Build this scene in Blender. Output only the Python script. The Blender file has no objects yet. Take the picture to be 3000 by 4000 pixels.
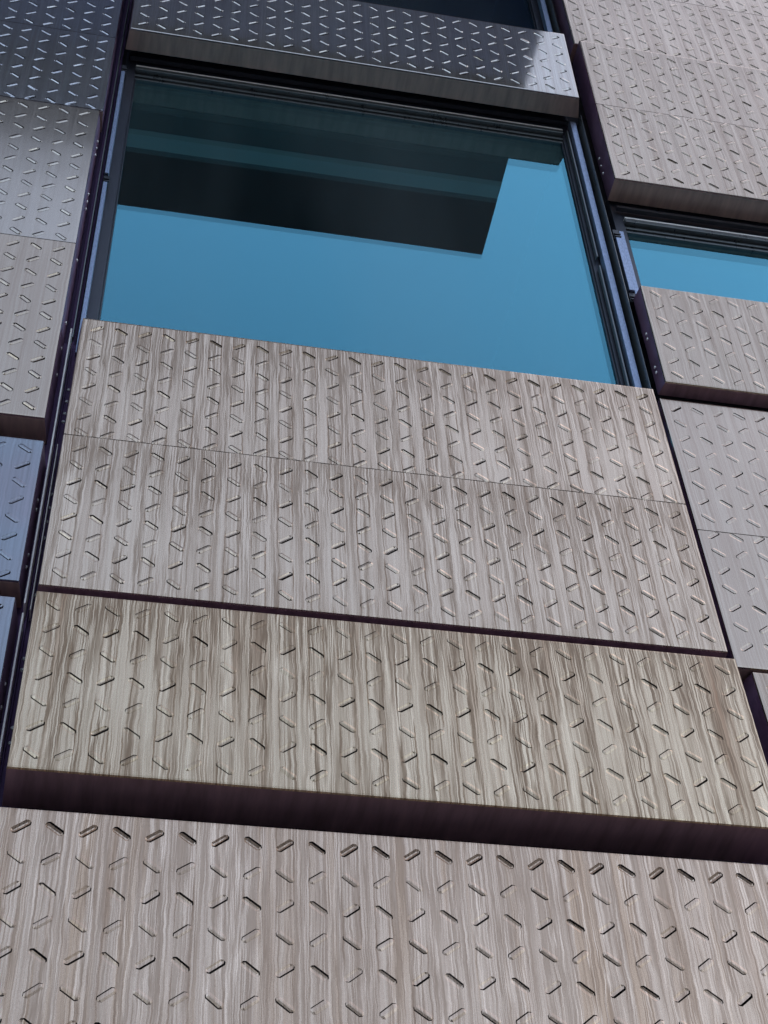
import bpy, math, random
from mathutils import Matrix, Vector
random.seed(7)
sc = bpy.context.scene
C = sc.collection
EYE = 1.6                                   # camera height above the pavement

# ------------------------------------------------------------------ camera
cam_d = bpy.data.cameras.new('camera')
cam = bpy.data.objects.new('camera', cam_d)
C.objects.link(cam)
Rr = Vector((0.98171, -0.18608, -0.0403))   # right
Rd = Vector((0.10696, 0.71413, -0.69179))   # down
Rf = Vector((0.15751, 0.67483, 0.72097))    # forward
cam.matrix_world = Matrix(((Rr.x, -Rd.x, -Rf.x, 0.23248),
                           (Rr.y, -Rd.y, -Rf.y, 0.0),
                           (Rr.z, -Rd.z, -Rf.z, EYE),
                           (0, 0, 0, 1)))
cam_d.sensor_fit = 'VERTICAL'
cam_d.sensor_height = 36.0
cam_d.lens = 55.11
cam_d.clip_end = 5000
cam_d.clip_start = 0.05
sc.camera = cam

# ------------------------------------------------------------------ sky and sun (sun stands behind the building)
SUN_EL, SUN_AZ = 52.0, 48.0
w = bpy.data.worlds.new('World'); sc.world = w; w.use_nodes = True
nt = w.node_tree
sky = nt.nodes.new('ShaderNodeTexSky'); sky.sky_type = 'NISHITA'
sky.sun_disc = False
sky.sun_elevation = math.radians(SUN_EL)
sky.sun_rotation = math.radians(SUN_AZ)
sky.air_density = 1.0; sky.dust_density = 2.0; sky.ozone_density = 0.6
bg = nt.nodes['Background']
wb = nt.nodes.new('ShaderNodeMix'); wb.data_type = 'RGBA'; wb.blend_type = 'MULTIPLY'     # camera white balance for open shade
wb.inputs[0].default_value = 1.0; wb.inputs[7].default_value = (1.16, 1.0, 0.83, 1)
nt.links.new(sky.outputs[0], wb.inputs[6]); nt.links.new(wb.outputs[2], bg.inputs[0]); bg.inputs[1].default_value = 0.15
sd = bpy.data.lights.new('sun', 'SUN'); sd.energy = 3.5; sd.angle = math.radians(0.5); sd.color = (1, 0.95, 0.88)
sun = bpy.data.objects.new('sun', sd); C.objects.link(sun)
sun.rotation_euler = (-math.radians(90 - SUN_EL), 0, -math.radians(SUN_AZ))
sc.view_settings.view_transform = 'Standard'
sc.view_settings.look = 'None'
sc.view_settings.exposure = 1.93
sc.view_settings.gamma = 1.0
sc.cycles.max_bounces = 10
sc.cycles.transparent_max_bounces = 16

# ------------------------------------------------------------------ helpers
class MB:
    def __init__(s): s.v = []; s.f = []
    def quad(s, *p):
        i = len(s.v); s.v += [tuple(q) for q in p]; s.f.append(tuple(range(i, i + len(p))))
    def box(s, x0, x1, y0, y1, z0, z1):
        i = len(s.v)
        s.v += [(x, y, z) for z in (z0, z1) for y in (y0, y1) for x in (x0, x1)]
        for f in ((0, 1, 5, 4), (1, 3, 7, 5), (3, 2, 6, 7), (2, 0, 4, 6), (4, 5, 7, 6), (0, 2, 3, 1)):
            s.f.append(tuple(i + k for k in f))
    def dome(s, c, n, r, seg=8):
        n = Vector(n).normalized(); a = n.orthogonal().normalized(); b = n.cross(a); c = Vector(c)
        i = len(s.v)
        for (rr, hh) in ((1.0, 0.0), (0.75, 0.45)):
            for k in range(seg):
                t = 2 * math.pi * k / seg
                s.v.append(tuple(c + (a * math.cos(t) + b * math.sin(t)) * r * rr + n * r * hh))
        s.v.append(tuple(c + n * r * 0.62))
        for k in range(seg):
            k2 = (k + 1) % seg
            s.f.append((i + k, i + k2, i + seg + k2, i + seg + k))
            s.f.append((i + seg + k, i + seg + k2, i + 2 * seg))
    def build(s, name, mat, parent=None, smooth=False, bevel=0):
        me = bpy.data.meshes.new(name); me.from_pydata(s.v, [], s.f); me.update()
        me.materials.append(mat)
        o = bpy.data.objects.new(name, me); C.objects.link(o)
        if parent: o.parent = parent
        if smooth:
            for p in me.polygons: p.use_smooth = True
        if bevel:
            m = o.modifiers.new('bevel', 'BEVEL'); m.width = bevel; m.segments = 2; m.limit_method = 'ANGLE'
        return o

def tag(o, label=None, cat=None, group=None, kind=None):
    if label: o['label'] = label
    if cat: o['category'] = cat
    if group: o['group'] = group
    if kind: o['kind'] = kind
    return o

def empty(name, loc, label, cat, group=None):
    o = bpy.data.objects.new(name, None); C.objects.link(o); o.location = loc
    return tag(o, label, cat, group)

# ------------------------------------------------------------------ materials
class N:
    def __init__(s, name):
        s.m = bpy.data.materials.new(name); s.m.use_nodes = True
        s.t = s.m.node_tree; s.p = s.t.nodes['Principled BSDF']; s.out = s.t.nodes['Material Output']
    def new(s, k, **kw):
        n = s.t.nodes.new(k)
        for a, b in kw.items(): setattr(n, a, b)
        return n
    def ln(s, a, b): s.t.links.new(a, b)
    def math(s, op, a, b=None, clamp=False):
        n = s.new('ShaderNodeMath', operation=op); n.use_clamp = clamp
        for i, q in enumerate((a, b)):
            if q is None: continue
            if isinstance(q, (int, float)): n.inputs[i].default_value = q
            else: s.ln(q, n.inputs[i])
        return n.outputs[0]
    def mix(s, f, a, b):
        n = s.new('ShaderNodeMix', data_type='RGBA')
        for i, q in ((0, f), (6, a), (7, b)):
            if isinstance(q, (int, float)): n.inputs[i].default_value = q
            elif isinstance(q, tuple): n.inputs[i].default_value = (*q, 1)
            else: s.ln(q, n.inputs[i])
        return n.outputs[2]
    def mapr(s, v, a, b, c=0.0, d=1.0):
        n = s.new('ShaderNodeMapRange'); n.clamp = True
        s.ln(v, n.inputs[0])
        for i, q in enumerate((a, b, c, d)): n.inputs[i + 1].default_value = q
        return n.outputs[0]
    def noise(s, vec, scale, detail=3, rough=0.55, w=None):
        mp = s.new('ShaderNodeMapping'); mp.inputs['Scale'].default_value = scale
        s.ln(vec, mp.inputs[0])
        n = s.new('ShaderNodeTexNoise', noise_dimensions='4D')
        n.inputs['Scale'].default_value = 1; n.inputs['Detail'].default_value = detail; n.inputs['Roughness'].default_value = rough
        s.ln(mp.outputs[0], n.inputs['Vector'])
        if w is not None: s.ln(w, n.inputs['W'])
        return n.outputs[0]

PX = 0.079      # slot pitch across a sheet

def panel_mat(name, base, streak, rust, rough, x_off=0.0525, drip=1.0, metal=0.9, tint=None, band=0.75, vein=1.0, hairs=0.5, bandc=(0.68, 0.60, 0.58), pvein=0.0):
    """weathered bare metal: vertical water streaks, drips hanging from the ends of the pressed slots, rust blushes"""
    k = N(name)
    tc = k.new('ShaderNodeTexCoord'); vec = tc.outputs['Object']
    oi = k.new('ShaderNodeObjectInfo')
    wv = k.math('MULTIPLY', oi.outputs['Random'], 50.0)
    sx = k.new('ShaderNodeSeparateXYZ'); k.ln(vec, sx.inputs[0])
    # lateral wander of the running water
    wob = k.noise(vec, (9, 0.1, 5), 2, 0.5, wv)
    wobx = k.math('MULTIPLY', k.math('SUBTRACT', wob, 0.5), 0.009)
    wob2 = k.noise(vec, (14, 0.1, 22), 2, 0.6, k.math('ADD', wv, 41.0))
    wobx = k.math('ADD', wobx, k.math('MULTIPLY', k.math('SUBTRACT', wob2, 0.5), 0.009))
    cx = k.new('ShaderNodeCombineXYZ')
    xw = k.math('ADD', sx.outputs[0], wobx)
    k.ln(xw, cx.inputs[0]); k.ln(sx.outputs[1], cx.inputs[1]); k.ln(sx.outputs[2], cx.inputs[2])
    v2 = cx.outputs[0]
    fine = k.noise(v2, (120, 0.1, 1.5), 3, 0.6, wv)
    hair = k.noise(v2, (190, 0.1, 1.1), 2, 0.6, k.math('ADD', wv, 13.0))
    med = k.noise(v2, (36, 0.1, 0.9), 4, 0.6, wv)
    wide = k.noise(v2, (7.5, 0.1, 0.5), 3, 0.5, wv)
    big = k.noise(vec, (2.2, 0.1, 2.4), 4, 0.6, wv)
    grain = k.noise(vec, (420, 0.1, 160), 2, 0.6, wv)
    # drips running down from both ends of the slots
    u = k.math('ADD', k.math('DIVIDE', k.math('SUBTRACT', xw, x_off), PX), 0.5)
    ph = k.math('ABSOLUTE', k.math('SUBTRACT', k.math('FRACT', u), 0.5))
    d = k.math('ABSOLUTE', k.math('SUBTRACT', ph, 0.262))
    line = k.mapr(d, 0.018, 0.034, 1, 0)
    dn = k.math('ADD', k.math('MULTIPLY', k.noise(vec, (15, 0.1, 5.5), 2, 0.5, wv), 0.65), k.math('MULTIPLY', k.noise(vec, (2.2, 0.1, 1.4), 2, 0.5, k.math('ADD', wv, 21.0)), 0.35))
    dripm = k.math('MULTIPLY', line, k.mapr(dn, 0.46, 0.55))
    # streak masks
    upstr = k.mapr(big, 0.36, 0.60, 0.35, 1.0)
    gz = k.new('ShaderNodeSeparateXYZ'); k.ln(tc.outputs['Generated'], gz.inputs[0])
    topm = k.mapr(gz.outputs[2], 0.35, 1.0, 0.0, 1.0)                      # runs start at the top edge of every sheet
    topm = k.math('POWER', topm, 1.5)
    def veins(fx, fz, off, w0, w1):
        n = k.noise(v2, (fx, 0.1, fz), 2, 0.55, k.math('ADD', wv, off))
        return k.mapr(k.math('ABSOLUTE', k.math('SUBTRACT', n, 0.5)), w0, w1, 1, 0)
    veinm = k.math('MAXIMUM', veins(70, 1.3, 3.0, 0.010, 0.038), veins(118, 1.7, 17.0, 0.014, 0.050))
    cl = k.math('ADD', k.math('MULTIPLY', med, 0.8), k.math('MULTIPLY', topm, 0.13))
    clus = k.mapr(cl, 0.33, 0.46)
    s_dark = k.math('MULTIPLY', k.math('MAXIMUM', k.math('MULTIPLY', k.mapr(fine, 0.52, 0.58), 0.6), k.math('MULTIPLY', veinm, vein)), clus)
    s_edge = k.math('MULTIPLY', veins(92, 1.4, 27.0, 0.010, 0.040), clus)
    s_med = k.math('MULTIPLY', k.mapr(k.noise(v2, (24, 0.1, 0.55), 3, 0.55, k.math('ADD', wv, 5.0)), 0.50, 0.56), k.mapr(wide, 0.36, 0.60))
    s_pale = k.math('MULTIPLY', k.mapr(fine, 0.46, 0.34), k.mapr(wide, 0.35, 0.6))
    s_rust = k.math('MULTIPLY', k.mapr(med, 0.45, 0.70), k.mapr(k.noise(v2, (9, 0.1, 0.9), 3, 0.5, k.math('ADD', wv, 9.0)), 0.50, 0.66))
    col = k.mix(k.mapr(big, 0.3, 0.7), tuple(c * 0.93 for c in base), tuple(min(1, c * 1.05) for c in base))
    if tint: col = k.mix(k.mapr(k.noise(vec, (3, 0.1, 2), 2, 0.5, wv), 0.4, 0.6), col, tint)
    pale = tuple(min(1, c * 1.35 + 0.04) for c in base)
    dark = (base[0] * 0.42, base[1] * 0.345, base[2] * 0.29)
    mid = tuple(b * c for b, c in zip(base, (0.68, 0.60, 0.58))); bcol = tuple(b * c for b, c in zip(base, bandc))
    rst = (0.36, 0.19, 0.10)
    col = k.mix(k.mapr(hair, 0.42, 0.58, 0, hairs), col, mid)
    col = k.mix(k.math('MULTIPLY', s_pale, 0.75 * streak, True), col, pale)
    col = k.mix(k.math('MULTIPLY', s_med, band, True), col, bcol)
    col = k.mix(k.math('MULTIPLY', s_edge, 0.42 * streak, True), col, pale)
    if pvein: col = k.mix(k.math('MULTIPLY', k.math('MULTIPLY', k.mapr(k.math('ABSOLUTE', k.math('SUBTRACT', k.noise(v2, (30, 0.1, 0.9), 3, 0.6, k.math('ADD', wv, 31.0)), 0.5)), 0.004, 0.022, 1, 0), k.mapr(wide, 0.38, 0.55)), pvein, True), col, pale)
    col = k.mix(k.math('MULTIPLY', s_rust, rust, True), col, rst)
    col = k.mix(k.math('MULTIPLY', s_dark, 1.0 * streak, True), col, dark)
    col = k.mix(k.math('MULTIPLY', dripm, 0.95 * drip, True), col, dark)
    col = k.mix(k.mapr(grain, 0.35, 0.75, 0, 0.20), col, mid)
    k.ln(col, k.p.inputs['Base Color'])
    dirt = k.math('MAXIMUM', k.math('MULTIPLY', s_dark, streak), k.math('MULTIPLY', s_rust, rust))
    dirt = k.math('MAXIMUM', dirt, k.math('MULTIPLY', s_pale, 0.7 * streak))
    k.ln(k.mapr(dirt, 0, 1, metal, metal * 0.5), k.p.inputs['Metallic'])
    k.ln(k.math('ADD', k.mapr(dirt, 0, 1, rough, rough + 0.22), k.mapr(grain, 0.3, 0.7, -0.03, 0.06)), k.p.inputs['Roughness'])
    b = k.new('ShaderNodeBump'); b.inputs['Strength'].default_value = 0.25; b.inputs['Distance'].default_value = 0.004
    h = k.math('ADD', k.math('MULTIPLY', k.noise(vec, (1.8, 0.1, 1.8), 2, 0.5, wv), 2.2), k.math('MULTIPLY', fine, 0.06 * (0.3 + streak)))
    k.ln(h, b.inputs['Height']); k.ln(b.outputs[0], k.p.inputs['Normal'])
    return k.m

def plain(name, col, rough, metal=0.0, var=0.15, scale=(30, 30, 6), spec=None):
    k = N(name)
    tc = k.new('ShaderNodeTexCoord')
    n = k.noise(tc.outputs['Object'], scale, 4, 0.6)
    c = k.mix(k.mapr(n, 0.3, 0.7), tuple(q * (1 - var) for q in col), tuple(min(1, q * (1 + var)) for q in col))
    k.ln(c, k.p.inputs['Base Color'])
    k.ln(k.mapr(n, 0.3, 0.7, rough - 0.05, rough + 0.08), k.p.inputs['Roughness'])
    k.p.inputs['Metallic'].default_value = metal
    if spec is not None: k.p.inputs['Specular IOR Level'].default_value = spec
    return k.m

BASE = (0.665, 0.515, 0.38)
M = {}
M['stained'] = panel_mat('stained_bronze_sheet', BASE, 0.9, 0.25, 0.20, band=0.22, vein=0.85, hairs=0.34)
M['rusty'] = panel_mat('rust_streaked_bronze_sheet', (0.66, 0.505, 0.34), 1.0, 1.0, 0.24, band=0.30, vein=1.0, hairs=0.42, pvein=0.6)
M['banded'] = panel_mat('brown_banded_bronze_sheet', (0.66, 0.485, 0.355), 0.65, 0.65, 0.24, band=0.75, vein=0.8, hairs=0.34, bandc=(0.78, 0.69, 0.60), pvein=0.8, x_off=0.0525 + 0.10, drip=0.6)
M['mid'] = panel_mat('reflection_tinted_sheet', (0.53, 0.455, 0.385), 0.2, 0.05, 0.15, drip=0.2, band=0.15, vein=0.3, hairs=0.2)  # greyer copy for one sheet: the bluish reflected fade put into the colour
M['light'] = panel_mat('lightly_stained_bronze_sheet', (0.53, 0.425, 0.325), 0.6, 0.25, 0.14, drip=0.7, band=0.4, vein=0.6)
M['clean'] = panel_mat('clean_bronze_sheet', (0.535, 0.43, 0.335), 0.22, 0.05, 0.15, drip=0.2, band=0.15, vein=0.3)
M['blue'] = panel_mat('sky_tinted_bronze_sheet', (0.29, 0.325, 0.36), 0.2, 0.05, 0.16, drip=0.15, tint=(0.31, 0.285, 0.31), band=0.15, vein=0.3)  # reflected blue of the sky put into the base colour
M['mirror'] = panel_mat('polished_bronze_sheet', (0.59, 0.54, 0.48), 0.3, 0.05, 0.06, drip=0.3, band=0.15, vein=0.6)
M['mirror_soft'] = panel_mat('reflection_tinted_satin_sheet', (0.50, 0.49, 0.50), 0.3, 0.05, 0.14, drip=0.2, band=0.15, vein=0.4)  # base cooled so the mirrored blue sits in the colour
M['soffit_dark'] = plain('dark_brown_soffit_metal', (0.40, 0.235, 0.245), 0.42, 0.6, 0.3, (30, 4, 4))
M['soffit'] = plain('brown_soffit_metal', (0.55, 0.37, 0.30), 0.40, 0.6, 0.25, (30, 4, 4))
M['return'] = plain('purple_brown_return_metal', (0.24, 0.14, 0.22), 0.42, 0.5, 0.2, (12, 12, 12))
M['edge'] = plain('bare_sheet_edge', (0.62, 0.56, 0.48), 0.3, 0.9, 0.1)
M['channel'] = plain('black_purple_channel', (0.10, 0.05, 0.125), 0.55, 0.5, 0.3)
M['alu'] = plain('bright_aluminium', (0.92, 0.86, 0.78), 0.55, 0.1, 0.08, (200, 200, 3))
M['alu_worn'] = plain('chalky_aluminium', (0.28, 0.33, 0.44), 0.42, 0.85, 0.3, (160, 160, 60))
M['frame'] = plain('dark_window_frame', (0.045, 0.047, 0.06), 0.32, 0.3, 0.15)
M['frame_mid'] = plain('grey_window_trim', (0.16, 0.17, 0.17), 0.3, 0.7, 0.1)
M['clip'] = plain('black_rail_clip', (0.02, 0.02, 0.025), 0.35, 0.0, 0.1)
M['rivet'] = plain('bright_rivet', (0.92, 0.89, 0.86), 0.35, 0.3, 0.05)
M['wall'] = plain('dark_sheathing', (0.03, 0.026, 0.034), 0.6, 0.0, 0.2, (3, 3, 3))
M['room'] = plain('dim_room_paint', (0.55, 0.58, 0.56), 0.8, 0.0, 0.1, (1, 1, 1))
M['slab'] = plain('added_blue_cladding', (0.50, 0.60, 1.0), 0.5, 0.2, 0.2, (1, 1, 1))  # blue put in so the upper panels mirror a violet sheen
M['slab_grey'] = plain('grey_overhang_cladding', (0.22, 0.22, 0.20), 0.5, 0.1, 0.2, (1, 1, 1))
M['slab_purple'] = plain('added_purple_cladding', (0.10, 0.06, 0.13), 0.5, 0.2, 0.2, (1, 1, 1))
M['slab_black'] = plain('black_overhang_edge', (0.05, 0.05, 0.05), 0.5, 0.1, 0.2, (1, 1, 1))
M['slab_pale'] = plain('grey_green_overhang_strip', (0.85, 0.88, 0.80), 0.5, 0.0, 0.1, (1, 1, 1))
M['ground'] = plain('dark_ground', (0.030, 0.034, 0.042), 0.85, 0.0, 0.2, (1.2, 1.2, 1.2))
M['pave'] = plain('pale_paving', (0.52, 0.50, 0.47), 0.8, 0.0, 0.15, (1.2, 1.2, 1.2))
M['brick'] = plain('dark_added_block', (0.045, 0.035, 0.032), 0.8, 0.0, 0.25, (2, 2, 2))
M['hill'] = plain('dark_added_ridge', (0.018, 0.026, 0.026), 0.9, 0.0, 0.3, (0.05, 0.05, 0.05))

def glass_mat(name, fac, refl, trans, haze_veil=0.013):
    k = N(name)
    k.t.nodes.remove(k.p)
    g = k.new('ShaderNodeBsdfGlossy'); g.inputs['Roughness'].default_value = 0.0; g.inputs['Color'].default_value = (*refl, 1)
    t = k.new('ShaderNodeBsdfTransparent'); t.inputs['Color'].default_value = (*trans, 1)
    lw = k.new('ShaderNodeLayerWeight'); lw.inputs['Blend'].default_value = 0.5
    f = k.mapr(lw.outputs['Facing'], 0.3, 1.0, fac, 0.9)
    tc = k.new('ShaderNodeTexCoord')
    b = k.new('ShaderNodeBump'); b.inputs['Strength'].default_value = 0.05; b.inputs['Distance'].default_value = 0.01
    k.ln(k.noise(tc.outputs['Object'], (0.9, 0.9, 0.9), 1, 0.4), b.inputs['Height']); k.ln(b.outputs[0], g.inputs['Normal'])
    mx = k.new('ShaderNodeMixShader')
    k.ln(f, mx.inputs[0]); k.ln(t.outputs[0], mx.inputs[1]); k.ln(g.outputs[0], mx.inputs[2])
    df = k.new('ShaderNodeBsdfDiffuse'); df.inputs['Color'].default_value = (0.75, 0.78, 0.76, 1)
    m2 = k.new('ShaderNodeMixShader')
    k.ln(k.mapr(k.noise(tc.outputs['Object'], (1.5, 1, 0.22), 3, 0.5), 0.38, 0.66, haze_veil * 0.5, haze_veil * 2.6), m2.inputs[0])  # pale veil imitates reflected haze and lifts the dark reflection
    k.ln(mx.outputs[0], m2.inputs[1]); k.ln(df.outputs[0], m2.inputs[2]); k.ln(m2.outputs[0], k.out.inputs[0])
    return k.m
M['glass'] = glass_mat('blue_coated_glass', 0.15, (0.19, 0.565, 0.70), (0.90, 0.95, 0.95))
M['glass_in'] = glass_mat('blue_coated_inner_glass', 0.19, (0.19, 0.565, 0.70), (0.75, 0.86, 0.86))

# ------------------------------------------------------------------ pressed metal cassette panels
def cassette(label, mat, xl, xr, yt, zt, yb, zb, rows, first_fwd, first_sunk, row_top, pitch, depth=0.11,
             splay=(0.008, 0.008), joints=(), edge_l=0.0525, right_origin=False, rivets=None, name='facade_panel', top_depth=0.02, h=0.0027, mats=None, sof='soffit', deep_top=False):
    """rows are counted from the top; u runs right, v up the slope, n out of the sheet.
    A vertical step dx between the top and the bottom is not needed: the sides are plumb."""
    W = xr - xl
    org = Vector((xl, yb, zb + EYE))
    root = empty(name, org, label, 'facade panel', 'pressed metal facade panels')
    sl = Vector((0, yt - yb, zt - zb)); H = sl.length; vd = sl / H
    nd = Vector((0, -vd.z, vd.y))
    P = lambda u, v, n=0.0: Vector((u, 0, 0)) + vd * v + nd * n
    ch = 0.007
    # cell borders
    if right_origin: ncol = int((W - 0.03) / PX); x0 = W - edge_l - (ncol - 1) * PX
    else: ncol = int((W - edge_l - 0.03) / PX) + 1; x0 = edge_l
    us = [x0 + (k - 0.5) * PX for k in range(ncol + 1)]
    cuts = [0.0] + [H - j for j in sorted(joints, reverse=True)] + [H]       # sheet borders, bottom to top
    cv = [H - row_top - r * pitch for r in range(rows)]                       # row centres
    # sheets from bottom to top
    for si in range(len(cuts) - 1):
        v0, v1 = cuts[si], cuts[si + 1]
        g0 = v0 + (0.0026 if si > 0 else 0.0); g1 = v1 - (0.0026 if si < len(cuts) - 2 else 0.0)
        mb = MB()
        rr = [(r, c) for r, c in enumerate(cv) if v0 < c < v1]
        rr.sort(key=lambda q: q[1])
        # row band borders, clipped to the sheet
        edges = []
        for i, (r, c) in enumerate(rr):
            lo = c - pitch / 2 if i else max(c - pitch / 2, v0 + 0.001)
            hi = c + pitch / 2 if i < len(rr) - 1 else min(c + pitch / 2, v1 - 0.001)
            edges.append((r, c, lo, hi))
        U0, U1 = ch, W - ch
        a0 = g0 + (ch if si == 0 else 0); a1 = g1 - (ch if si == len(cuts) - 2 else 0)
        if not edges: mb.quad(P(U0, a0), P(U1, a0), P(U1, a1), P(U0, a1))
        else:
            if edges[0][2] > a0: mb.quad(P(U0, a0), P(U1, a0), P(U1, edges[0][2]), P(U0, edges[0][2]))
            if edges[-1][3] < a1: mb.quad(P(U0, edges[-1][3]), P(U1, edges[-1][3]), P(U1, a1), P(U0, a1))
        for (r, c, lo, hi) in edges:
            mb.quad(P(U0, lo), P(us[0], lo), P(us[0], hi), P(U0, hi))
            mb.quad(P(us[-1], lo), P(U1, lo), P(U1, hi), P(us[-1], hi))
            for q in range(ncol):
                qq = q if not right_origin else (ncol - 1 - q)
                fwd = ((r + qq) % 2 == 0) == first_fwd
                sunk = (r % 2 == 0) == first_sunk
                slot(mb, P, us[q], us[q + 1], lo, hi, x0 + q * PX, c, fwd, sunk, h, deep_top and r == 0)
        # rolled borders: a shallow then a steep facet, like a bend radius
        c1, n1 = ch * 0.20, -ch * 0.11
        top, bot = si == len(cuts) - 2, si == 0
        ub, vt, vb = (c1, W - c1), (H - c1 if top else g1), (c1 if bot else g0)
        ob, ot = (0.0 if bot else g0), (H if top else g1)
        mb.quad(P(ub[0], vb, n1), P(U0, a0), P(U0, a1), P(ub[0], vt, n1)); mb.quad(P(0, ob, -ch), P(ub[0], vb, n1), P(ub[0], vt, n1), P(0, ot, -ch))
        mb.quad(P(U1, a0), P(ub[1], vb, n1), P(ub[1], vt, n1), P(U1, a1)); mb.quad(P(ub[1], vb, n1), P(W, ob, -ch), P(W, ot, -ch), P(ub[1], vt, n1))
        if bot:
            mb.quad(P(ub[0], vb, n1), P(ub[1], vb, n1), P(U1, a0), P(U0, a0)); mb.quad(P(0, 0, -ch), P(W, 0, -ch), P(ub[1], vb, n1), P(ub[0], vb, n1))
        else: mb.quad(P(U0, g0, -0.004), P(U1, g0, -0.004), P(U1, g0), P(U0, g0))
        if top:
            mb.quad(P(U0, a1), P(U1, a1), P(ub[1], vt, n1), P(ub[0], vt, n1)); mb.quad(P(ub[0], vt, n1), P(ub[1], vt, n1), P(W, H, -ch), P(0, H, -ch))
        else: mb.quad(P(U0, g1), P(U1, g1), P(U1, g1, -0.004), P(U0, g1, -0.004))
        mm = (mats[si] if mats else mat)
        mb.build('tread_sheet', M[mm], root)
    # soffit return at the bottom, side returns, top return
    sL, sR = splay
    B = lambda u, v, d: P(u, v, -ch) + Vector((0, d - (0), 0))
    mb = MB()
    mb.quad(Vector((-sL, depth, 0)) , Vector((W + sR, depth, 0)), B(W, 0, 0), B(0, 0, 0))
    mb.quad(Vector((-sL, depth, 0.012)), Vector((W + sR, depth, 0.012)), Vector((W + sR, depth, 0)), Vector((-sL, depth, 0)))
    mb.build('soffit', M[sof], root)
    td = max(top_depth, depth - (yt - yb))
    for s in (0, 1):
        mb = MB(); u = W if s else 0.0; e = (sR if s else -sL)
        a, b = B(u, 0, 0), B(u, H, 0)
        c = Vector((u + e, depth, 0)); d = Vector((u + e, depth, H * vd.z))
        mb.quad(*( (a, c, d, b) if s else (c, a, b, d) ))
        o = mb.build('side_return', M['return'], root)
        if rivets and s in rivets:
            for (z, f) in rivets[s]:
                rm = MB()
                p = a.lerp(b, z / H) * (1 - f) + c.lerp(d, z / H) * f
                rm.dome(p, (1 if s else -1, 0, 0), 0.0068)
                rm.build('rivet', M['rivet'], o)
    mb = MB(); mb.quad(Vector((0, depth - 0.002, 0.003)), Vector((W, depth - 0.002, 0.003)), Vector((W, depth - 0.002, H * vd.z - 0.003)), Vector((0, depth - 0.002, H * vd.z - 0.003)))
    mb.build('backing', M['wall'], root)
    mb = MB(); mb.quad(B(0, H, 0), B(W, H, 0), Vector((W, depth, H * vd.z)), Vector((0, depth, H * vd.z)))
    mb.build('top_return', M['return'], root)
    return root

SL, SW = 0.051, 0.0185
def slot(mb, P, u0, u1, v0, v1, cu, cv, fwd, sunk, h, deep=False):
    """one pressed bar: raised or sunk, eight-cornered outline, sloping walls, flat floor"""
    j = random.gauss
    ang = math.radians(38.0 + j(0, 1.2)); L, Wd = SL * (1 + j(0, 0.02)), SW * (1 + j(0, 0.05))
    hh = h * (1 + j(0, 0.12)) * (-1 if sunk else 1)
    # the long edge facing right (odd rows) or left (even rows) is cut free and stands open
    side = -1 if (sunk == fwd) else 1
    if deep: hh = -0.0042
    gap = (0.0046 if sunk else 0.0028) * (1 + j(0, 0.15))
    cs, sn = math.cos(ang), math.sin(ang)
    def outline(L, lo, hi, c):
        a = L / 2
        pts = [(a - c, lo), (a, lo + c), (a, hi - c), (a - c, hi), (-a + c, hi), (-a, hi - c), (-a, lo + c), (-a + c, lo)]
        pts = [(x * cs - y * sn, x * sn + y * cs) for x, y in pts]
        return pts if fwd else [(-x, y) for x, y in pts][::-1]
    b = Wd / 2
    lo, hi = (-b + gap, b) if side < 0 else (-b, b - gap)
    m = (lo + hi) / 2
    o = outline(L, -b, b, 0.0055)
    q = outline(L - 0.001, lo, hi, 0.005)
    t = outline(L - 0.011, m - 0.0018, m + 0.0018, 0.0010)
    corners = [(u1, v1), (u0, v1), (u0, v0), (u1, v0)]
    i = len(mb.v)
    mb.v += [tuple(P(*c)) for c in corners]
    mb.v += [tuple(P(cu + x, cv + y)) for x, y in o]
    mb.v += [tuple(P(cu + x, cv + y, hh)) for x, y in t]
    mb.v += [tuple(P(cu + x, cv + y, hh * 0.25)) for x, y in q]
    O = lambda k: i + 4 + k % 8
    T = lambda k: i + 12 + k % 8
    Q = lambda k: i + 20 + k % 8
    # pair each cell corner with two neighbouring outline points
    best = None
    for s in range(8):
        tot = 0
        for k in range(4):
            for e in (0, 1):
                x, y = o[(s + 2 * k + e) % 8]
                tot += math.hypot(corners[k][0] - cu - x, corners[k][1] - cv - y)
        if best is None or tot < best[0]: best = (tot, s)
    s = best[1]
    for k in range(4):
        mb.f.append((i + k, O(s + 2 * k + 1), O(s + 2 * k)))
        k2 = (k + 1) % 4
        mb.f.append((i + k, i + k2, O(s + 2 * k + 2), O(s + 2 * k + 1)))
    for k in range(8):
        mb.f.append((Q(k), Q(k + 1), T(k + 1), T(k)))
        if math.dist(o[k], q[k]) < 0.002 or math.dist(o[(k + 1) % 8], q[(k + 1) % 8]) < 0.002: mb.f.append((O(k), O(k + 1), Q(k + 1), Q(k)))
    mb.f.append(tuple(T(k) for k in range(8)))

XR = 2.08      # left edge of the right-hand column
XL = -0.060    # right edge of the left-hand column
WID = 2.0
rv = lambda zs, f=0.75: [(z, f) for z in zs]

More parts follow.
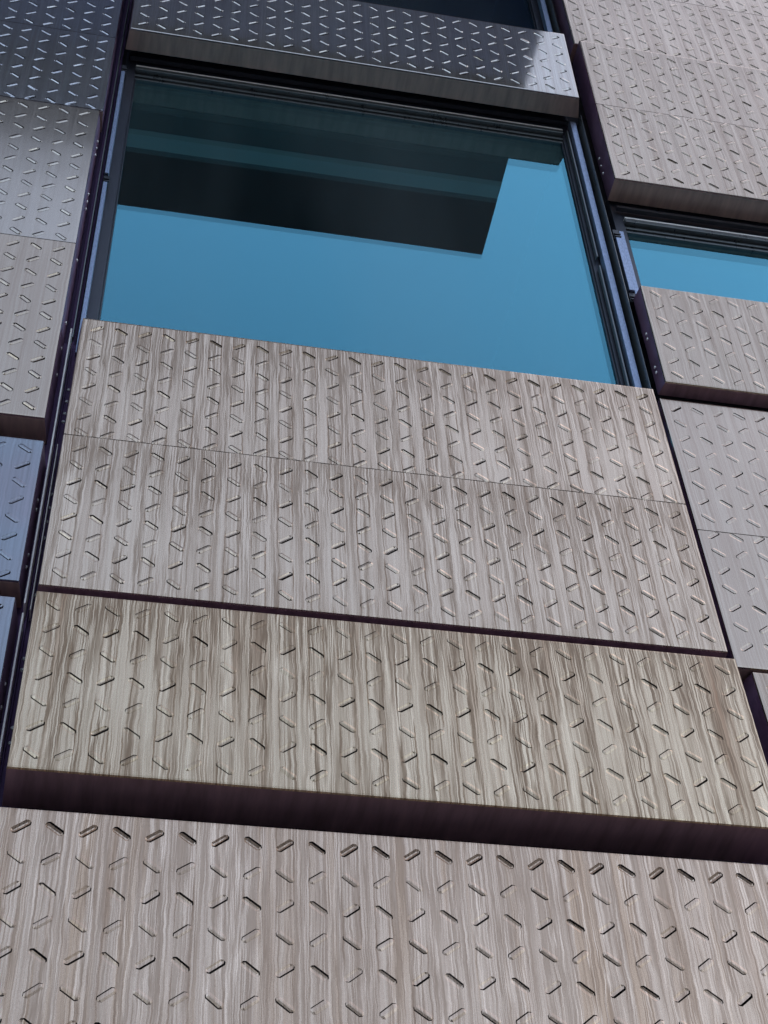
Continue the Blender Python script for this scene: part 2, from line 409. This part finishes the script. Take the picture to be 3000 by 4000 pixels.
# middle column
cassette('mirror-dark tread panel across the top, above the large window', 'mirror', 0, 2.0, 3.239, 6.895, 3.252, 6.316, 7, True, True, 0.0525, 0.0785,
         depth=0.101, splay=(0.0115, 0.0245))
cassette('tall streaked tread panel of two sheets directly below the large window', 'stained', 0, 2.0, 3.264, 4.274, 3.2227, 3.0047, 16, True, True, 0.056, 0.0775,
         depth=0.11, joints=(0.6155,), sof='soffit_dark', h=0.0021, deep_top=True)
cassette('rust-streaked tread panel over the widest dark shadow gap', 'rusty', 0, 2.0, 3.191, 2.951, 3.160, 2.338, 7, False, False, 0.050, 0.0855, depth=0.163, sof='soffit_dark', h=0.0017)
cassette('lowest and nearest tread panel, brown stained, filling the foot of the photo', 'banded', -0.10, 2.10, 3.205, 2.254, 3.165, 0.95, 15, False, True, 0.053, 0.086,
         depth=0.11, edge_l=0.1525 - PX, h=0.0014, deep_top=True)
# right-hand column
cassette('grey tread panel in the top right corner with the notched lower corner', 'light', XR - 0.02, XR + WID, 3.277, 8.1, 3.279, 6.90, 15, True, True, 0.06, 0.0775,
         depth=0.10, splay=(0.0, 0.0), joints=(0.55,))
cassette('large grey tread panel on the right, hanging over the small window', 'light', XR, XR + WID, 3.259, 6.896, 3.273, 5.702, 15, True, True, 0.06, 0.0775,
         depth=0.113, splay=(0.0, 0.0), joints=(0.585,), rivets={0: rv((0.18, 0.24, 0.30), 0.8)})
cassette('short streaked tread panel below the small window on the right', 'light', XR - 0.01, XR + WID, 3.285, 4.945, 3.290, 4.362, 7, False, False, 0.045, 0.082,
         depth=0.065, splay=(0.008, 0.0), h=0.0018, sof='soffit_dark', rivets={0: rv((0.10, 0.13, 0.30, 0.33), 0.6)})
cassette('pale grey tread panel of two sheets beside the middle panels, at right', 'clean', XR - 0.03, XR + WID, 3.329, 4.312, 3.289, 3.009, 15, True, True, 0.055, 0.0830,
         depth=0.11, splay=(0.004, 0.0), joints=(0.70,), h=0.0016, rivets={0: rv((0.25, 0.31, 0.80, 0.86, 1.05), 0.5)})
cassette('sliver of grey tread panel at the lower right edge of the photo', 'light', XR + 0.02, XR + WID, 3.294, 3.000, 3.255, 2.2, 9, True, True, 0.05, 0.084,
         depth=0.11, splay=(0.02, 0.0))
# left-hand column
cassette('dark reflecting tread panel in the top left corner', 'mirror_soft', XL + 0.008 - WID, XL + 0.008, 3.264, 7.4, 3.264, 5.627, 23, False, True, 0.05, 0.0775,
         depth=0.10, splay=(0, 0), joints=(1.165,), right_origin=True, edge_l=0.05)
cassette('long tread panel on the left, blue-grey above fading to beige below', 'clean', XL - 0.005 - WID, XL - 0.005, 3.262, 5.621, 3.264, 3.745, 24, True, True, 0.045, 0.0775,
         depth=0.11, splay=(0, 0.01), joints=(0.925,), right_origin=True, mats=('clean', 'mid'), edge_l=0.055, rivets={1: rv((0.30, 0.44, 0.58, 0.95, 1.28, 1.33, 1.38, 1.66, 1.71, 1.76), 0.62)})
cassette('bluish polished tread panel at the left edge, upper of two', 'blue', XL + 0.004 - WID, XL + 0.004, 3.266, 3.642, 3.262, 3.046, 8, False, False, 0.045, 0.076,
         depth=0.11, h=0.0014, splay=(0, 0.01), right_origin=True, edge_l=0.05, rivets={1: rv((0.12, 0.17, 0.36, 0.40), 0.6)})
cassette('bluish polished tread panel at the left edge, lower of two', 'blue', XL + 0.002 - WID, XL + 0.002, 3.262, 2.985, 3.258, 2.15, 10, True, True, 0.05, 0.08,
         depth=0.11, splay=(0, 0.01), right_origin=True, edge_l=0.05, rivets={1: rv((0.42, 0.5, 0.58), 0.6)})

# ------------------------------------------------------------------ windows
def window(label, x0, x1, z0, z1, yg, rails=(), clips=()):
    """x0..x1, z0..z1 are the clear glass"""
    z0 += EYE; z1 += EYE
    org = Vector(((x0 + x1) / 2, yg, z0))
    root = empty('window', org, label, 'window', 'facade windows')
    o = lambda mb: (setattr(mb, 'v', [tuple(Vector(v) - org) for v in mb.v]), mb)[1]
    f = 0.045
    mb = MB()
    mb.box(x0 - f, x0, yg - 0.02, yg + 0.06, z0 - f, z1 + 0.24)
    mb.box(x1, x1 + f, yg - 0.02, yg + 0.06, z0 - f, z1 + 0.24)
    mb.box(x0, x1, yg - 0.02, yg + 0.06, z0 - f, z0)
    mb.box(x0, x1, yg - 0.02, yg + 0.06, z1 + 0.058, z1 + 0.24)
    # thin inner beads
    for (xa, xb) in ((x0, x0 + 0.007), (x1 - 0.007, x1)): mb.box(xa, xb, yg - 0.010, yg - 0.002, z0, z1)
    o(mb).build('frame', M['frame'], root, bevel=0.002)
    mb = MB(); mb.box(x0, x1, yg - 0.035, yg + 0.03, z1 + 0.045, z1 + 0.068); o(mb).build('head_trim', M['frame_mid'], root, bevel=0.002)
    mb = MB(); mb.box(x0, x1, yg - 0.036, yg + 0.03, z1 + 0.068, z1 + 0.078)
    o(mb).build('drip_edge', M['alu'], root, bevel=0.003)
    mb = MB(); mb.box(x0, x1, yg - 0.016, yg + 0.03, z1 + 0.020, z1 + 0.034); mb.box(x0, x1, yg - 0.010, yg + 0.03, z1, z1 + 0.012)
    o(mb).build('glazing_bead', M['frame_mid'], root, bevel=0.0015)
    mb = MB(); mb.box(x0, x1, yg - 0.004, yg + 0.03, z1 + 0.012, z1 + 0.020); mb.box(x0, x1, yg - 0.004, yg + 0.03, z1 + 0.034, z1 + 0.045)
    mb.box(x0 - 0.03, x1 + 0.03, yg - 0.05, yg - 0.03, z1 + 0.12, z1 + 0.135)
    o(mb).build('gasket', M['clip'], root)
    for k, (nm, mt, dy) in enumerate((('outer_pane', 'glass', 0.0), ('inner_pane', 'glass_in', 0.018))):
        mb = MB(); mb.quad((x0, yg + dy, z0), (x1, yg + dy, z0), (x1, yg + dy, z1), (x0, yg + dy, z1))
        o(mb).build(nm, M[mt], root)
    for (xa, xb, ya, yb, za, zb, mt) in rails:
        mb = MB(); mb.box(xa, xb, ya, yb, za + EYE, zb + EYE)
        r = o(mb).build('guide_rail', M[mt], root, bevel=0.002)
    for (xa, xb, ya, yb, za, zb) in clips:
        mb = MB(); mb.box(xa, xb, ya, yb, za + EYE, zb + EYE)
        mb.box(xa + 0.002, xb + 0.004, ya - 0.006, ya, za + EYE + 0.008, za + EYE + 0.016)
        mb.box(xa + 0.002, xb + 0.004, ya - 0.006, ya, za + EYE + 0.026, za + EYE + 0.034)
        o(mb).build('rail_clip', M['clip'], root, bevel=0.0015)
    return root

YG = 3.43
window('large window in the middle reflecting blue sky and the dark overhang', 0.041, 1.955, 4.20, 6.195, YG,
       rails=[(-0.014, 0.002, 3.355, 3.405, 4.2, 5.262, 'alu_worn'), (-0.014, 0.002, 3.355, 3.405, 5.325, 6.13, 'alu_worn'),
              (1.985, 2.012, 3.365, 3.40, 4.2, 6.30, 'alu_worn'), (1.968, 1.976, 3.385, 3.405, 4.2, 5.20, 'frame_mid'), (1.968, 1.976, 3.385, 3.405, 5.26, 6.25, 'frame_mid'),
              (2.026, 2.030, 3.33, 3.40, 4.2, 6.31, 'frame_mid')],
       clips=[(-0.016, 0.004, 3.365, 3.41, 5.264, 5.322), (-0.016, 0.004, 3.365, 3.41, 6.132, 6.20)])
window('small window at the right edge, under the large grey panel', 2.137, 3.90, 4.85, 5.512, YG - 0.01,
       rails=[(2.052, 2.074, 3.345, 3.39, 4.995, 5.36, 'alu_worn'), (2.086, 2.106, 3.37, 3.40, 4.85, 5.45, 'alu_worn')],
       clips=[(2.050, 2.076, 3.355, 3.40, 4.93, 4.99), (2.050, 2.076, 3.355, 3.40, 5.365, 5.43)])
window('unlit dark window at the very top, above the mirror-dark panel', 0.041, 1.955, 6.85, 8.6, YG,
       rails=[(1.985, 2.012, 3.365, 3.40, 6.85, 8.7, 'alu_worn'), (2.026, 2.030, 3.33, 3.40, 6.85, 8.7, 'frame_mid')])

# ------------------------------------------------------------------ joint channels between the columns
def channel(label, xa, xb, yb, z0, z1, rails, rivets=()):
    org = Vector(((xa + xb) / 2, yb, z0 + EYE))
    root = empty('joint_channel', org, label, 'joint channel')
    sh = lambda mb: (setattr(mb, 'v', [tuple(Vector(v) - org) for v in mb.v]), mb)[1]
    mb = MB(); mb.box(xa, xb, yb, yb + 0.01, z0 + EYE, z1 + EYE)
    bp = sh(mb).build('back_plate', M['channel'], root)
    for (x, wd, ya, za, zb, mt) in rails:
        mb = MB(); mb.box(x - wd / 2, x + wd / 2, ya, yb, za + EYE, zb + EYE)
        sh(mb).build('rail', M[mt], root, bevel=0.0008)
    for (x, z) in rivets:
        mb = MB(); mb.dome((x, yb, z + EYE), (0, -1, 0), 0.0068)
        sh(mb).build('rivet', M['rivet'], bp)
    return root
channel('dark joint with a bright rail and rivets between the left and middle panels', -0.085, 0.03, 3.372, 1.5, 4.26,
        [(-0.034, 0.0052, 3.30, 3.0, 4.255, 'alu'), (-0.034, 0.0052, 3.30, 1.5, 2.965, 'alu'), (-0.018, 0.0034, 3.325, 3.0, 3.70, 'alu'), (-0.026, 0.004, 3.352, 1.5, 4.25, 'channel')],
        [(-0.016, z) for z in (4.02, 3.96, 3.90, 3.86, 3.52, 3.46, 3.40, 3.33, 3.1, 2.86, 2.82, 2.62, 2.57)])
channel('dark joint with a thin rail left of the large window', -0.085, -0.02, 3.40, 4.262, 8.2,
        [(-0.030, 0.004, 3.34, 4.262, 6.9, 'frame_mid'), (-0.038, 0.012, 3.37, 4.262, 8.2, 'channel')])
channel('narrow dark riveted joint between the middle and right panels', 1.99, 2.10, 3.43, 1.5, 4.24,
        [(2.018, 0.004, 3.40, 1.5, 4.2, 'channel')], [(2.03, z) for z in (3.9, 3.8, 3.72, 3.2, 3.14)])

# ------------------------------------------------------------------ building behind, roof overhang, ground
mb = MB()
xs = [-14, 0.0, 2.0, 2.09, 3.94, 16]
def wallgrid():
    holes = [(-0.004, 2.0, 4.155, 6.43), (2.092, 3.945, 4.805, 5.75), (-0.004, 2.0, 6.8, 8.84)]
    xs = sorted({-60, 150, *[h[0] for h in holes], *[h[1] for h in holes]})
    zs = sorted({-EYE, 9.0, *[h[2] for h in holes], *[h[3] for h in holes]})
    y = 3.475
    for i in range(len(xs) - 1):
        for j in range(len(zs) - 1):
            mx, mz = (xs[i] + xs[i + 1]) / 2, (zs[j] + zs[j + 1]) / 2
            if any(h[0] < mx < h[1] and h[2] < mz < h[3] for h in holes): continue
            mb.quad((xs[i], y, zs[j] + EYE), (xs[i + 1], y, zs[j] + EYE), (xs[i + 1], y, zs[j + 1] + EYE), (xs[i], y, zs[j + 1] + EYE))
wallgrid()
X0, X1, Y0, Y1, ZT = -60, 150, 3.475, 30, 120 + EYE  # unseen body sized to keep the sun off facade and street
mb.quad((X1, Y0, 0), (X1, Y1, 0), (X1, Y1, ZT), (X1, Y0, ZT)); mb.quad((X0, Y1, 0), (X0, Y0, 0), (X0, Y0, ZT), (X0, Y1, ZT))
mb.quad((X1, Y1, 0), (X0, Y1, 0), (X0, Y1, ZT), (X1, Y1, ZT)); mb.quad((X0, Y0, ZT), (X1, Y0, ZT), (X1, Y1, ZT), (X0, Y1, ZT))
mb.quad((X0, Y0, 9 + EYE), (X1, Y0, 9 + EYE), (X1, Y0, ZT), (X0, Y0, ZT))
# rooms behind the glass
for (a, b, c, d) in ((-0.3, 2.05, 4.0, 6.6), (2.06, 4.3, 4.0, 5.9), (-0.3, 2.05, 6.7, 8.9)):
    c += EYE; d += EYE
    mb.quad((a, 6, c), (b, 6, c), (b, 6, d), (a, 6, d)); mb.quad((a, 3.5, d), (a, 6, d), (b, 6, d), (b, 3.5, d))
    mb.quad((a, 3.5, c), (b, 3.5, c), (b, 6, c), (a, 6, c)); mb.quad((a, 3.5, c), (a, 6, c), (a, 6, d), (a, 3.5, d)); mb.quad((b, 6, c), (b, 3.5, c), (b, 3.5, d), (b, 6, d))
bw = mb.build('building_wall', M['wall'])
tag(bw, 'dark sheathing wall of the building behind the metal panels', 'wall')

ZS = 9 + EYE
ov = empty('roof_overhang', (-3, 2.3, ZS), 'dark roof overhang high above, seen only as a reflection in the large window', 'roof overhang')
def ovb(name, m, x0, x1, y0, y1, z0, z1):
    mb = MB(); mb.box(x0 + 3, x1 + 3, y0 - 2.3, y1 - 2.3, z0, z1); mb.build(name, M[m], ov)
ovb('slab', 'slab_grey', -13, 2.41, 1.54, 1.76, 0.0, 0.5)
ovb('added_blue_lining', 'slab', -13, 2.41, 1.76, 2.42, -0.004, 0.5)  # added zone, coloured for what the upper panels mirror
ovb('added_dark_lining', 'slab_purple', -13, 2.41, 2.42, 3.47, 0.0, 0.5)  # added zone, darkened for the reflections at the very top
ovb('light_strip', 'slab_pale', -13, 2.41, 1.41, 1.54, -0.003, 0.5)
ovb('edge_beam', 'slab_black', -13, 2.41, 0.96, 1.41, -0.006, 0.5)

mb = MB(); mb.quad((-2000, -2000, 0), (2000, -2000, 0), (2000, 2000, 0), (-2000, 2000, 0))
tag(mb.build('ground', M['ground']), kind='structure')
mb = MB(); mb.box(-60, 150, -3.2, 3.475, 0.005, 0.13)  # unseen; put in pale to bounce light up onto the soffits
tag(mb.build('pavement', M['pave']), kind='structure')
# dark ridge added out of view, so the slots' lower facets mirror no bright horizon
mb = MB(); n = 96; ring = []
for k in range(n + 1):
    t = math.pi * (1.0 + k / n); r = 520
    hh = 115 + 16 * math.sin(k * 0.37) + 9 * math.sin(k * 1.13 + 1) + random.uniform(-3, 3)
    ring.append([(r * 0.45 * math.cos(t), r * 0.45 * math.sin(t), -1), (r * 0.75 * math.cos(t), r * 0.75 * math.sin(t), hh * 0.6), (r * math.cos(t), r * math.sin(t), hh), (r * 1.5 * math.cos(t), r * 1.5 * math.sin(t), -1)])
for k in range(n):
    for q in range(3): mb.quad(ring[k][q], ring[k][q + 1], ring[k + 1][q + 1], ring[k + 1][q])
tag(mb.build('added_ridge', M['hill']), kind='structure')

# blocks added opposite, never in frame, to darken what the pressed bars mirror
def block(name, label, x0, x1, y1, depth, h, nx, nz):
    root = empty(name, ((x0 + x1) / 2, y1, 0), label, 'added reflection block')
    w2, sx, sz = (x1 - x0) / 2, (x1 - x0) / nx, (h - 1.2) / nz
    mb = MB()
    mb.box(-w2, w2, -depth, 0, 0, h); mb.box(-w2 - 0.3, w2 + 0.3, -depth - 0.3, 0.3, h, h + 0.5)
    for j in range(nz): mb.box(-w2, w2, 0, 0.12, 0.9 + j * sz - 0.12, 0.9 + j * sz)
    mb.build('wall', M['brick'], root)
    for i in range(nx):
        for j in range(nz):
            if nx * nz > 90 and (i + j) % 2: continue
            mb = MB(); cx, cz = -w2 + (i + 0.5) * sx, 0.9 + (j + 0.5) * sz
            mb.box(cx - sx * 0.28, cx + sx * 0.28, 0.002, 0.05, cz - sz * 0.3, cz + sz * 0.3); mb.build('window', M['frame'], root)
block('added_low_block', 'long low dark block added out of view to darken the pressed bars', -75, 85, -45, 12, 12.0, 30, 3)
block('added_tall_block', 'taller dark block added out of view to darken the right-hand bars', -7, 11, -44.5, 10, 25.0, 5, 7)
